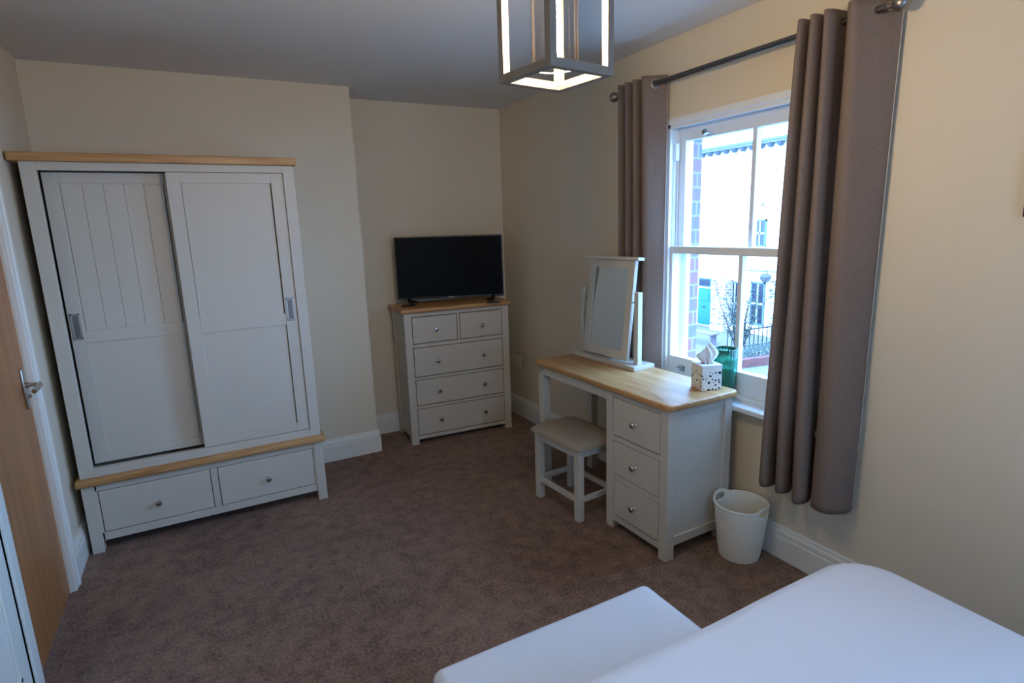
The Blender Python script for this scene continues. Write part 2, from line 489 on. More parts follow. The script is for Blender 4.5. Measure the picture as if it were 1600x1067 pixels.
# white cupboard door nearer than the oak door
d2 = bpy.data.objects.new('door_2', None); C.objects.link(d2); d2['kind'] = 'structure'; d2['label'] = 'white panelled door at the left edge'
d2.location = (XL, 1.95, 0)
bm = B(.0, .020, -.36, .3605, 0, 1.985, .001)
obj('door_leaf', bm, 'trim', d2)
bm = bmesh.new()
for (z0, z1) in ((.18, .86), (1.0, 1.86)):
    box(bm, .018, .028, -.26, .26, z0, z0 + .022, .004); box(bm, .018, .028, -.26, .26, z1 - .022, z1, .004)
    box(bm, .018, .028, -.26, -.238, z0, z1, .004); box(bm, .018, .028, .238, .26, z0, z1, .004)
obj('panel_moulding', bm, 'trim', d2)

# ------------------------------------------------------------------ window
w1 = bpy.data.objects.new('window_1', None); C.objects.link(w1); w1['kind'] = 'structure'; w1['label'] = 'white two-over-two sliding sash window'
YM = (WY0 + WY1) / 2
w1.location = (XW, YM, WZ0)
def wb(x0, x1, y0, y1, z0, z1, bev=.002, bm=None):
    bm = bm or bmesh.new()
    return box(bm, x0 - XW, x1 - XW, y0 - YM, y1 - YM, z0 - WZ0, z1 - WZ0, bev)
bm = wb(XW - .004, XW + .185, WY1 - .028, WY1, WZ0 - .02, WZ1)             # jamb lining left
wb(XW - .004, XW + .185, WY0, WY0 + .028, WZ0 - .02, WZ1, bm=bm)
wb(XW - .004, XW + .185, WY0, WY1, WZ1 - .03, WZ1, bm=bm)
wb(XW + .012, XW + .03, WY1 - .046, WY1 - .02, WZ0, WZ1 - .02, bm=bm)       # staff beads
wb(XW + .012, XW + .03, WY0 + .02, WY0 + .046, WZ0, WZ1 - .02, bm=bm)
wb(XW + .012, XW + .03, WY0 + .02, WY1 - .02, WZ1 - .05, WZ1 - .025, bm=bm)
wb(XW + .078, XW + .088, WY1 - .040, WY1 - .02, WZ0, WZ1 - .02, bm=bm)      # parting beads
wb(XW + .078, XW + .088, WY0 + .02, WY0 + .040, WZ0, WZ1 - .02, bm=bm)
wb(XW + .138, XW + .17, WY1 - .060, WY1 - .02, WZ0, WZ1 - .02, bm=bm)      # outer linings
wb(XW + .138, XW + .17, WY0 + .02, WY0 + .060, WZ0, WZ1 - .02, bm=bm)
wb(XW + .10, XO + .01, WY0 + .01, WY1 - .01, WZ0 - .02, WZ0 + .03, bm=bm)
obj('window_frame', bm, 'upvc', w1)
def sash(name, x0, x1, z0, z1, zb, zt, sti):
    ya, yb = WY0 + .030, WY1 - .030
    bm = wb(x0, x1, ya, ya + sti, z0, z1); wb(x0, x1, yb - sti, yb, z0, z1, bm=bm)
    wb(x0, x1, ya + sti, yb - sti, z0, zb, bm=bm); wb(x0, x1, ya + sti, yb - sti, zt, z1, bm=bm)
    s = obj(name, bm, 'upvc', w1)
    obj('glazing_bar', wb(x0 + .008, x1 - .004, YM - .012, YM + .012, zb, zt), 'upvc', s)
    for (a, b) in ((ya + sti, YM - .012), (YM + .012, yb - sti)):
        obj('pane', wb((x0 + x1) / 2 - .0015, (x0 + x1) / 2 + .0015, a - .004, b + .004, zb - .004, zt + .004, 0), 'glass', s)
    return s
lo = sash('lower_sash', XW + .032, XW + .076, WZ0 + .004, 1.452, .838, 1.412, .032)
upx = sash('upper_sash', XW + .090, XW + .134, 1.408, WZ1 - .03, 1.452, 2.005, .052)
# metal lift on the bottom rail, travel stop on the upper sash, jamb stop
bm = tube(bmesh.new(), [(.032, .35, .075), (.012, .352, .075), (.006, .35, .085), (.008, .345, .10)], .006, 10)
box(bm, .028, .033, .335, .365, .06, .095, .002)
box(bm, .004, .014, .335, .367, .083, .093, .003)
obj('sash_lift', bm, 'brass', w1, smooth=True, label='chrome sash lift')
bm = tube(bmesh.new(), [(.045, .225, 1.315), (.012, .225, 1.315)], .006, 10)
lathe(bm, [(0, 0), (.012, 0), (.016, .008), (.012, .018), (0, .02)], 16, T(.018, .225, 1.315) @ RY(-PI / 2))
obj('sash_stop', bm, 'brass', w1, smooth=True, label='chrome stop knob high on the frame')
bm = wb(XW + .05, XW + .078, WY1 - .052, WY1 - .026, 1.905, 1.995, .002)
wb(XW + .054, XW + .074, WY1 - .034, WY1 - .028, 1.45, 1.905, .001, bm=bm)
obj('jamb_stop', bm, 'upvc', w1)
# window board
bm = B(2.205 - XW, .035, WY0 - .03 - YM, WY1 + .03 - YM, -.030, -.002, .007, 3)
box(bm, .0, .031, WY0 - YM, WY1 - YM, -.003, .008)
box(bm, .012, .031, WY0 + .03 - YM, WY1 - .03 - YM, .006, .022, .002)
obj('window_sill', bm, 'upvc', w1)

w2 = w1.copy(); C.objects.link(w2); w2.location = (XW, (VY0 + VY1) / 2, WZ0); w2['label'] = 'white sash window beside the bed, behind the camera'
for ch in list(w1.children):
    c_ = ch.copy(); C.objects.link(c_); c_.parent = w2
    for g_ in ch.children:
        d_ = g_.copy(); C.objects.link(d_); d_.parent = c_
w2.name = 'window_2'

# ------------------------------------------------------------------ furniture helpers
def knob_bm(x, y, z):
    """round knob sticking out towards -y from (x, y, z)"""
    return lathe(bmesh.new(), [(0, 0), (.009, 0), (.008, .003), (.0055, .006), (.0055, .013), (.010, .017), (.0145, .021), (.0155, .025), (.013, .029), (.006, .031), (0, .031)],
                 24, T(x, y, z) @ RX(PI / 2))

def drawer(parent, x0, x1, z0, z1, yf, knobs, depth=.3):
    """flush drawer front: a thin dark gap is left around it"""
    g = .006
    bm = B(x0 + g, x1 - g, yf, yf + .02, z0 + g, z1 - g, .002)
    box(bm, x0 + .02, x1 - .02, yf + .018, yf + depth, z0 + .02, z1 - .03)
    d = obj('drawer', bm, 'paint', parent)
    for (kx, kz) in knobs:
        obj('knob', knob_bm(kx, yf, kz), 'chrome', d, smooth=True)
    return d

# ------------------------------------------------------------------ wardrobe
W = thing('sliding_wardrobe', 'tall pale grey wardrobe with two sliding doors and oak trims', 'wardrobe', (-.655, 3.40, 0))
Wd = 1.169; D = .555
bm = bmesh.new()
# lower chest carcass
box(bm, .012, .060, .003, .06, .06, .37, .002); box(bm, Wd - .055, Wd - .012, .003, .06, .06, .37, .002)
box(bm, .05, Wd - .05, .003, .022, .335, .372, .001); box(bm, .05, Wd - .05, .003, .022, .062, .105, .001)
box(bm, .572, .605, .003, .022, .10, .34, .001)
box(bm, .0, .018, .02, D, .065, .372); box(bm, Wd - .018, Wd, .02, D, .065, .372); box(bm, .018, Wd - .018, D - .012, D, .065, .372)
box(bm, .018, Wd - .018, .022, D - .012, .065, .080)
obj('base_carcass', bm, 'paint', W)
for (x, y) in ((-.004, -.002), (Wd - .048, -.002), (-.004, D - .055), (Wd - .048, D - .055)):
    obj('leg', B(x, x + .052, y, y + .055, 0, .37, .003), 'paint', W)
drawer(W, .058, .574, .103, .337, .002, [(.316, .208)], .45)
drawer(W, .603, 1.117, .103, .337, .002, [(.858, .208)], .45)
obj('oak_ledge', B(-.022, Wd + .022, -.030, D, .371, .411, .012, 4), 'oak_x', W, smooth=True, label='rounded oak ledge between drawers and doors')
bm = bmesh.new()
box(bm, .0, .060, .0, .03, .411, 1.945, .002); box(bm, Wd - .056, Wd, .0, .03, .411, 1.945, .002)
box(bm, .06, Wd - .056, .0, .03, .411, .455, .001); box(bm, .06, Wd - .056, .0, .03, 1.908, 1.945, .001)
box(bm, .0, .018, .02, D, .411, 1.945); box(bm, Wd - .018, Wd, .02, D, .411, 1.945)
box(bm, .018, Wd - .018, D - .01, D, .411, 1.945); box(bm, .018, Wd - .018, .03, D, .411, .43); box(bm, .018, Wd - .018, .03, D, 1.93, 1.945)
obj('carcass', bm, 'paint', W)
obj('cornice', B(-.034, Wd + .013, -.030, D, 1.945, 1.984, .006, 3), 'oak_x', W, smooth=True, label='oak cornice board')

def slide_door(x0, x1, yf, handle_x, boards):
    z0, z1 = .457, 1.906
    sw = .062
    t = .020
    bm = bmesh.new()
    box(bm, x0, x0 + sw, yf, yf + t, z0, z1, .0015); box(bm, x1 - sw, x1, yf, yf + t, z0, z1, .0015)
    box(bm, x0 + sw, x1 - sw, yf, yf + t, z1 - .052, z1, .0015); box(bm, x0 + sw, x1 - sw, yf, yf + t, z0, z0 + .05, .0015)
    box(bm, x0 + sw, x1 - sw, yf + .001, yf + t, 1.085, 1.147, .0015)
    d = obj('sliding_door', bm, 'paint', W)
    # tongue and groove upper panel, plain lower panel
    bm = bmesh.new(); k = boards; a = x0 + sw + .001; st = (x1 - sw - .0045 - a) / k
    for i in range(k):
        box(bm, a + i * st + .0004, a + (i + 1) * st - .0004, yf + .008, yf + t - .002, 1.14, z1 - .05, .0022)
    obj('boarded_panel' if boards > 1 else 'upper_panel', bm, 'paint', d)
    obj('plain_panel', B(a - .002, x1 - sw - .004, yf + .008, yf + t - .002, z0 + .04, 1.09), 'paint', d)
    hb = bmesh.new()
    hz0, hz1 = 1.106, 1.236; hw = .021; r = .009
    for (p0, p1, q0, q1) in ((-hw, hw, hz0, hz0 + r), (-hw, hw, hz1 - r, hz1), (-hw, -hw + r, hz0, hz1), (hw - r, hw, hz0, hz1)):
        box(hb, handle_x + p0, handle_x + p1, yf - .003, yf + .001, q0, q1, .001)
    h = obj('flush_pull', hb, 'pull', d, label='rectangular metal flush pull')
    obj('pull_recess', B(handle_x - hw + r, handle_x + hw - r, yf - .0015, yf + .0005, hz0 + r, hz1 - r), 'pull_in', h)
slide_door(.061, .612, .074, .089, 5)
slide_door(.563, Wd - .058, .008, 1.077, 1)

# ------------------------------------------------------------------ chest of drawers
CR = -.062; cw = .82; cd = .372
ca, sa = math.cos(CR), math.sin(CR)
def chest_pt(x, y, z): return (1.647 + ca * x - sa * y, 3.900 + sa * x + ca * y, z)
K = thing('chest_of_drawers', 'pale grey two over three chest of drawers with oak top', 'chest of drawers', chest_pt(-cw / 2, 0, 0), CR)
bm = bmesh.new()
box(bm, .045, cw - .045, .004, .022, .968, .995); box(bm, .045, cw - .045, .004, .022, .740, .765); box(bm, .045, cw - .045, .004, .022, .498, .516)
box(bm, .045, cw - .045, .004, .022, .278, .296); box(bm, .045, cw - .045, .004, .022, .040, .068); box(bm, .402, .420, .004, .022, .76, .97)
box(bm, .006, .02, .03, cd, .045, .995); box(bm, cw - .02, cw - .006, .03, cd, .045, .995); box(bm, .02, cw - .02, cd - .012, cd, .045, .995)
box(bm, .02, cw - .02, .022, cd, .045, .06)
obj('carcass', bm, 'paint', K)
for (x, y) in ((0, 0), (cw - .055, 0), (0, cd - .055), (cw - .055, cd - .055)):
    obj('leg', B(x, x + .055, y, y + .055, 0, .996, .003), 'paint', K)
drawer(K, .054, .403, .765, .968, .003, [(.232, .864)])
drawer(K, .419, cw - .053, .765, .968, .003, [(.594, .860)])
for (z0, z1) in ((.516, .741), (.296, .499), (.067, .279)):
    zz = (z0 + z1) / 2
    drawer(K, .054, cw - .053, z0, z1, .003, [(.232, zz), (.594, zz)])
obj('oak_top', B(-.022, cw + .018, -.022, cd - .004, .996, 1.028, .009, 3), 'oak_x', K, smooth=True, label='oak top with rounded edge')

# ------------------------------------------------------------------ television
tz = 1.029
TV = thing('television', 'black flat screen television on the chest of drawers', 'television', (1.655, 4.03, tz), -.42)
tw, th = .80, .462
z0 = .040
bm = B(-tw / 2, tw / 2, -.012, .018, z0, z0 + th, .004)
box(bm, -tw * .36, tw * .36, .015, .045, z0 + .03, z0 + th * .6, .012)
obj('television_case', bm, 'black', TV)
obj('screen', B(-tw / 2 + .009, tw / 2 - .009, -.0135, -.0115, z0 + .016, z0 + th - .009), 'screen', TV)
obj('brand_mark', B(-.022, .022, -.0140, -.0125, z0 + .005, z0 + .011), 'logo', TV, label='small silver mark under the screen')
for s in (-1, 1):
    bm = bmesh.new()
    tube(bm, [(s * .31 - .04 * s, -.115, .007), (s * .31, -.05, .016), (s * .31 + .01 * s, .0, .045), (s * .31, .05, .016), (s * .31 - .04 * s, .10, .007)], [.007, .012, .016, .012, .007], 10)
    tube(bm, [(s * .31 - .04 * s, -.115, .007), (s * .31 + .05 * s, -.118, .007)], .007, 10)
    obj('foot', bm, 'black', TV, smooth=True)

# ------------------------------------------------------------------ dressing table (front faces -x)
DL = 1.132
DK = thing('dressing_table', 'pale grey dressing table with oak top and three drawers', 'dressing table', (1.739, 2.944, 0), -PI / 2 + .022)
dd = .440
px = .672                                            # pedestal start
bm = bmesh.new()
box(bm, .02, px, .010, .028, .700, .750, .001)                        # front rail over knee hole
box(bm, .02, px, dd - .030, dd - .014, .66, .750, .001)
box(bm, .024, .040, .06, dd - .06, .68, .750)
# pedestal
e = DL - .018
box(bm, px + .045, e - .045, .012, .028, .724, .750); box(bm, px + .045, e - .045, .012, .028, .494, .520)
box(bm, px + .045, e - .045, .012, .028, .282, .308); box(bm, px + .045, e - .045, .012, .028, .045, .078)
box(bm, px + .008, px + .022, .04, dd - .04, .06, .750)
box(bm, px + .022, e - .022, dd - .030, dd - .018, .06, .750)
box(bm, px + .022, e - .022, .028, dd - .03, .06, .072)
obj('carcass', bm, 'paint', DK)
bm = bmesh.new()                                    # framed end panel
box(bm, e - .022, e - .012, .055, dd - .055, .10, .72)
box(bm, e - .020, e - .003, .05, dd - .05, .716, .750, .001); box(bm, e - .020, e - .003, .05, dd - .05, .07, .115, .001)
obj('side_panel', bm, 'paint', DK)
for (x, y, z1) in ((.016, .010, .75), (.016, dd - .062, .75), (px, .008, .75), (px, dd - .062, .75), (e - .052, .008, .75), (e - .052, dd - .062, .75)):
    obj('leg', B(x, x + .052, y, y + .052, 0, z1, .003), 'paint', DK)
for (z0, z1) in ((.520, .726), (.306, .496), (.078, .284)):
    drawer(DK, px + .050, e - .050, z0, z1, .009, [((px + e) / 2, (z0 + z1) / 2)], .3)
# oak top with a rounded front corner
def slab(x0, x1, y0, y1, z0, z1, rad, bev):
    t = bmesh.new(); pts = []
    for (cx, cy, a0) in ((x1 - rad, y1 - rad, 0), (x0 + rad, y1 - rad, 90), (x0 + rad, y0 + rad, 180), (x1 - rad, y0 + rad, 270)):
        for k in range(7):
            a = math.radians(a0 + 15 * k); pts.append((cx + rad * math.cos(a), cy + rad * math.sin(a)))
    f = t.faces.new([t.verts.new((a, b, z0)) for a, b in pts])
    r = bmesh.ops.extrude_face_region(t, geom=[f])
    for v in r['geom']:
        if isinstance(v, bmesh.types.BMVert): v.co.z = z1
    bmesh.ops.recalc_face_normals(t, faces=t.faces[:])
    ed = [q for q in t.edges if abs(q.verts[0].co.z - q.verts[1].co.z) < 1e-6]
    bmesh.ops.bevel(t, geom=ed, offset=bev, segments=3, affect='EDGES', profile=.5)
    return t
obj('oak_top', slab(-.005, DL + .004, -.008, dd + .008, .751, .781, .03, .008), 'oak_x', DK, smooth=True, label='oak top with rounded corners')

# ------------------------------------------------------------------ stool
SR = .078
ST = thing('dressing_stool', 'small grey stool with padded beige seat by the dressing table', 'stool', (1.625, 2.335, 0), SR)
sw_, sl_ = .30, .425       # x depth, y length
for (x, y) in ((.012, .012), (.012, sl_ - .052), (sw_ - .052, .012), (sw_ - .052, sl_ - .052)):
    obj('leg', B(x, x + .040, y, y + .040, 0, .41, .003), 'paint', ST)
for (x0, x1, y0, y1) in ((.018, .036, .05, sl_ - .05), (sw_ - .036, sw_ - .018, .05, sl_ - .05), (.05, sw_ - .05, .020, .038), (.05, sw_ - .05, sl_ - .038, sl_ - .020)):
    obj('stretcher', B(x0, x1, y0, y1, .105, .135, .002), 'paint', ST)
bm = bmesh.new()
for (x0, x1, y0, y1) in ((.016, .034, .05, sl_ - .05), (sw_ - .034, sw_ - .016, .05, sl_ - .05), (.05, sw_ - .05, .018, .036), (.05, sw_ - .05, sl_ - .036, sl_ - .018)):
    box(bm, x0, x1, y0, y1, .365, .41, .001)
obj('seat_rail', bm, 'paint', ST)
# domed cushion
bm = bmesh.new(); nx, ny = 22, 28; g = []
a0, a1, b0, b1 = -.010, sw_ + .010, -.012, sl_ + .012
for j in range(ny + 1):
    row = []
    for i in range(nx + 1):
        s, t = i / nx * 2 - 1, j / ny * 2 - 1
        rr = 1 - .035 * (abs(s) ** 8) * (abs(t) ** 8)
        f = max(0, (1 - abs(s) ** 5)) ** .5 * max(0, (1 - abs(t) ** 5)) ** .5
        row.append(bm.verts.new(((a0 + a1) / 2 + s * (a1 - a0) / 2 * rr, (b0 + b1) / 2 + t * (b1 - b0) / 2 * rr, .424 + .036 * f)))
    g.append(row)
for j in range(ny):
    for i in range(nx):
        bm.faces.new((g[j][i], g[j][i + 1], g[j + 1][i + 1], g[j + 1][i]))
r = bmesh.ops.extrude_face_region(bm, geom=bm.faces[:])
for v in r['geom']:
    if isinstance(v, bmesh.types.BMVert): v.co.z = .412
bmesh.ops.recalc_face_normals(bm, faces=bm.faces[:])
obj('seat_cushion', bm, 'seat', ST, smooth=True, label='padded beige fabric seat')

# ------------------------------------------------------------------ swing mirror
MR = thing('dressing_mirror', 'pale grey swing mirror on posts on the dressing table', 'mirror', (2.082, 2.66, .7815), -PI / 2 + .045)
ml = .57      # along local x (world -y)
obj('mirror_base', B(-ml / 2, ml / 2, -.065, .090, 0, .024, .003), 'paint', MR)
for s in (-1, 1):
    obj('mirror_post', B(s * (ml / 2 - .045) - .016, s * (ml / 2 - .045) + .016, -.012, .020, .024, .43, .002), 'paint', MR)
    bm = lathe(bmesh.new(), [(0, 0), (.004, 0), (.004, .03), (0, .03)], 12, T(s * (ml / 2 - .058), .004, .37) @ RY(-s * PI / 2))
    obj('pivot_pin', bm, 'chrome', MR, smooth=True)
tilt = RX(-.115)
fwid, fz0, fz1 = .195, .036, .600
def mbx(bm, *a, bev=.002):
    t = bmesh.new(); box(t, *a, bev); merge(bm, t, T(0, .002, .32) @ tilt @ T(0, 0, -.32)); return bm
bm = bmesh.new()
mbx(bm, -fwid, -fwid + .048, -.012, .012, fz0, fz1); mbx(bm, fwid - .048, fwid, -.012, .012, fz0, fz1)
mbx(bm, -fwid + .048, fwid - .048, -.012, .012, fz0, fz0 + .05); mbx(bm, -fwid + .048, fwid - .048, -.012, .012, fz1 - .048, fz1)
mbx(bm, -fwid + .02, fwid - .02, .006, .012, fz0 + .02, fz1 - .02)
MF = obj('mirror_frame', bm, 'paint', MR)
obj('mirror_glass', mbx(bmesh.new(), -fwid + .046, fwid - .046, -.006, -.003, fz0 + .048, fz1 - .046, bev=0), 'mirror', MF)
obj('mirror_cap', mbx(bmesh.new(), -fwid - .035, fwid + .035, -.026, .022, fz1, fz1 + .018), 'paint', MF)

# ------------------------------------------------------------------ tissue box and tissue
TB = thing('tissue_box', 'square speckled terrazzo tissue box on the dressing table', 'tissue box', (2.112, 1.936, .7815), -2.66 + 3 * PI / 4)
s = .052; h = .122
bm = bmesh.new()
t = bmesh.new()
box(t, -s, s, -s, s, 0, h, .003)
merge(bm, t)
obj('box_cover', bm, 'terrazzo', TB)
lid = bmesh.new(); ring = []
n_ = 40
outer = []; inner = []
for k in range(n_):
    a = 2 * PI * k / n_; c, q = math.cos(a), math.sin(a); m_ = max(abs(c), abs(q))
    outer.append(lid.verts.new((c / m_ * (s + .001), q / m_ * (s + .001), h + .003))); inner.append(lid.verts.new((c * .034, q * .022, h + .003)))
for k in range(n_):
    lid.faces.new((outer[k], outer[(k + 1) % n_], inner[(k + 1) % n_], inner[k]))
r = bmesh.ops.extrude_face_region(lid, geom=lid.faces[:])
for v in r['geom']:
    if isinstance(v, bmesh.types.BMVert): v.co.z -= .005
bmesh.ops.recalc_face_normals(lid, faces=lid.faces[:])
obj('box_lid', lid, 'tissue', TB, label='plain white lid with oval slot')
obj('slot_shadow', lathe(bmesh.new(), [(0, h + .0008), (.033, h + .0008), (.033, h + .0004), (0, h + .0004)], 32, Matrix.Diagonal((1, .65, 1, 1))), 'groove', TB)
TS = bmesh.new(); rows = 26; cols = 34; g = []
for j in range(rows + 1):
    t = j / rows; row = []
    for i in range(cols + 1):
        u = i / cols * 2 - 1
        wdt = .012 + .044 * math.sin(min(1, t * 1.25) * PI / 2) * (1 - max(0, t - .62) * 2.1)
        x = u * wdt + .012 * math.sin(t * 3) * t - .010 * t
        y = .012 * math.sin(u * 7 + t * 3) * (1 - t * .5) + .008 * math.sin(u * 13 + 1)
        z = h - .004 + t * .070 + (.024 * (.6 + u) * t + .004 * math.sin(u * 9)) * t
        row.append(TS.verts.new((x, y, z)))
    g.append(row)
for j in range(rows):
    for i in range(cols):
        TS.faces.new((g[j][i], g[j][i + 1], g[j + 1][i + 1], g[j + 1][i]))
o = obj('tissue', TS, 'tissue', None, smooth='all', solid=.0012)
o.location = (2.112, 1.936, .7815); o.rotation_euler = (0, 0, -.85)
o['label'] = 'white tissue pulled up out of the terrazzo box'; o['category'] = 'tissue'

# ------------------------------------------------------------------ green glass vase on the window board
bm = bmesh.new(); N = 96; H = .262; g = []
prof = [(.0, .0), (.040, .0), (.046, .006), (.050, .04), (.0545, .12), (.0575, .20), (.0585, H), (.0555, H), (.0545, .20), (.0515, .12), (.047, .04), (.043, .012), (0, .012)]
rings = []
for (r, z) in prof:
    if r == 0: rings.append([bm.verts.new((0, 0, z))]); continue
    outer_ = z > .003 and len(rings) < 7
    rings.append([bm.verts.new(((r + (.0016 * math.cos(24 * 2 * PI * k / N) if outer_ else 0)) * math.cos(2 * PI * k / N),
                                (r + (.0016 * math.cos(24 * 2 * PI * k / N) if outer_ else 0)) * math.sin(2 * PI * k / N), z)) for k in range(N)])
for a, b in zip(rings, rings[1:]):
    for k in range(N):
        j = (k + 1) % N
        if len(a) == 1: bm.faces.new((a[0], b[k], b[j]))
        elif len(b) == 1: bm.faces.new((a[k], b[0], a[j]))
        else: bm.faces.new((a[k], a[j], b[j], b[k]))
bmesh.ops.recalc_face_normals(bm, faces=bm.faces[:])
o = obj('glass_vase', bm, 'green', None, smooth='all')
o.location = (2.247, 1.947, .6985)
o['label'] = 'tall green ribbed glass vase on the window sill'; o['category'] = 'vase'

# ------------------------------------------------------------------ waste basket
bm = bmesh.new(); N = 180; RW = 66; HB = .268; rb, rtop = .090, .121
def brad(z): 
    t = z / HB
    return rb + (rtop - rb) * (t ** .85)
ha = math.radians(100)            # handle direction
def rimh(a):
    d = min(abs((a - ha + PI) % (2 * PI) - PI), abs((a - ha) % (2 * PI) - PI) if False else abs((a - ha - PI + PI) % (2 * PI) - PI))
    return .018 * math.exp(-(d / .42) ** 4)
g = []
for j in range(RW + 1):
    z = HB * j / RW; row = []
    for k in range(N):
        a = 2 * PI * k / N
        zz = z + rimh(a) * max(0, (j / RW - .72) / .28)
        rr = brad(z) + (.0011 if (j // 2 + k // 3) % 2 else -.0003) * (3 <= j <= RW - 5)
        row.append(bm.verts.new((rr * math.cos(a), rr * math.sin(a), zz)))
    g.append(row)
for j in range(RW):
    for k in range(N):
        a = 2 * PI * (k + .5) / N; kk = (k + 1) % N
        d = min(abs((a - ha + PI) % (2 * PI) - PI), abs((a - ha) % (2 * PI) - PI))
        slot = RW - 9 <= j <= RW - 4 and d < (.30 if RW - 8 <= j <= RW - 5 else .26)
        hole = 16 <= j <= RW - 6 and (j % 4 == 0) and (k % 6 == (0 if j % 8 else 3))
        if slot or hole: continue
        bm.faces.new((g[j][k], g[j][kk], g[j + 1][kk], g[j + 1][k]))
c = bm.verts.new((0, 0, 0))
for k in range(N): bm.faces.new((c, g[0][(k + 1) % N], g[0][k]))
BK = obj('waste_basket', bm, 'bin', None, smooth=True, solid=.003)
BK.location = (2.125, 1.706, .0016)
BK['label'] = 'small ivory woven-look plastic waste basket with handles'; BK['category'] = 'waste basket'
bm = tube(bmesh.new(), [((rtop + .001) * math.cos(2 * PI * k / N), (rtop + .001) * math.sin(2 * PI * k / N), HB + rimh(2 * PI * k / N)) for k in range(N)], .004, 8, closed=True)
obj('rim', bm, 'bin', BK, smooth=True)

# ------------------------------------------------------------------ bed and bench
def soft_box(x0, x1, y0, y1, z0, z1, rc, re, nz_=.004, crown=.0, seed=0):
    """upholstered block: rounded plan corners rc, rounded top edge re"""
    bm = bmesh.new(); n = 14
    def ringpts(ins):
        pts = []
        r = max(rc - ins, .004)
        for (cx, cy, a0) in ((x1 - rc, y1 - rc, 0), (x0 + rc, y1 - rc, 90), (x0 + rc, y0 + rc, 180), (x1 - rc, y0 + rc, 270)):
            for k in range(n + 1):
                a = math.radians(a0 + 90 * k / n); pts.append((cx + r * math.cos(a), cy + r * math.sin(a)))
        # add straight subdivisions
        out = []
        for i in range(len(pts)):
            a, b = pts[i], pts[(i + 1) % len(pts)]
            out.append(a)
            L = math.hypot(b[0] - a[0], b[1] - a[1]); m_ = 40 if (i % (n + 1)) == n else 1
            for q in range(1, m_): out.append((a[0] + (b[0] - a[0]) * q / m_, a[1] + (b[1] - a[1]) * q / m_))
        return out
    levels = [(0, z0), (0, z0 + (z1 - re - z0) * .5), (0, z1 - re)]
    for k in range(1, 9):
        a = k / 8 * PI / 2; levels.append((re * (1 - math.cos(a)), z1 - re + re * math.sin(a)))
    rings = [[bm.verts.new((p[0], p[1], z)) for p in ringpts(i_)] for i_, z in levels]
    N = len(rings[0])
    # interior: shrink to centre
    cx, cy = (x0 + x1) / 2, (y0 + y1) / 2
    last = [v.co.copy() for v in rings[-1]]
    for k in range(1, 12):
        f = 1 - k / 12
        rings.append([bm.verts.new((cx + (q.x - cx) * f, cy + (q.y - cy) * f, z1 + crown * math.sin((1 - f) * PI / 2))) for q in last])
    for a, b in zip(rings, rings[1:]):
        for k in range(N): bm.faces.new((a[k], a[(k + 1) % N], b[(k + 1) % N], b[k]))
    bm.faces.new(rings[-1]); bm.faces.new(rings[0])
    for v in bm.verts:
        if v.co.z > z0 + .01:
            q = noise.noise_vector(v.co * 2.4 + Vector((seed, 0, 0)))
            v.co += q * nz_
    bmesh.ops.recalc_face_normals(bm, faces=bm.faces[:])
    return bm
BD = thing('double_bed', 'double bed with smooth white cover beside the window wall', 'bed', (.95, -.08, 0))
def off(bm, x, y): bm.transform(T(-x, -y, 0)); return bm
obj('bed_base', off(B(.22, 1.66, -1.05, .90, .04, .32, .02), .95, -.08), 'white_vinyl', BD)
obj('bed_cover', off(soft_box(.20, 1.735, -1.07, .968, .12, .555, .16, .07, .006, .004), .95, -.08), 'linen', BD, smooth='all', label='smooth white cotton cover over the mattress')
for (x, y) in ((.28, -1.0), (1.6, -1.0), (.28, .84), (1.6, .84)):
    obj('leg', off(B(x - .025, x + .025, y - .025, y + .025, 0, .045, .003), .95, -.08), 'black', BD)
BN = thing('end_of_bed_bench', 'low white padded bench across the foot of the bed', 'bench', (.775, 1.125, 0))
obj('bench_top', off(soft_box(.405, 1.145, .995, 1.272, .36, .452, .03, .028, .002, .003, 4), .775, 1.125), 'white_vinyl', BN, smooth='all')
obj('bench_base', off(B(.415, 1.135, 1.005, 1.262, .05, .362, .004), .775, 1.125), 'white_vinyl', BN)
for (x, y) in ((.44, 1.03), (1.11, 1.03), (.44, 1.235), (1.11, 1.235)):
    obj('foot', off(B(x - .02, x + .02, y - .02, y + .02, 0, .052, .002), .775, 1.125), 'black', BN)

# ------------------------------------------------------------------ curtain pole and curtains
PXx, PZ = 2.192, 2.288
PL = thing('curtain_pole', 'brushed metal curtain pole with ball finials above the window', 'curtain pole', (PXx, 1.99, PZ))
bm = tube(bmesh.new(), [(0, -.73, 0), (0, .73, 0)], .0135, 20)
obj('pole', bm, 'darkmetal', PL, smooth=True)
for s in (-1, 1):
    bm = lathe(bmesh.new(), [(0, 0), (.014, 0), (.016, .004), (.016, .012), (.010, .016), (.010, .020), (.018, .026), (.025, .036), (.028, .048), (.025, .060), (.016, .071), (0, .076)],
               24, T(0, s * .72, 0) @ RX(-s * PI / 2))
    obj('finial', bm, 'nickel', PL, smooth=True)
    yb = s * .705
    bm = tube(bmesh.new(), [(.004, yb, -.0), (.03, yb, -.022), (XW - PXx, yb, -.022)], .006, 10)
    lathe(bm, [(0, 0), (.022, 0), (.022, .006), (0, .006)], 20, T(XW - PXx, yb, -.022) @ RY(-PI / 2))
    obj('bracket', bm, 'darkmetal', PL, smooth=True)

def spline(pts, n=8):
    out = []
    P = [Vector(p) for p in pts]
    for i in range(len(P) - 1):
        a = P[max(i - 1, 0)]; b = P[i]; c = P[i + 1]; d = P[min(i + 2, len(P) - 1)]
        for k in range(n):
            t = k / n
            out.append(.5 * ((2 * b) + (c - a) * t + (2 * a - 5 * b + 4 * c - d) * t * t + (3 * b - a - 3 * c + d) * t ** 3))
    out.append(P[-1]); return out

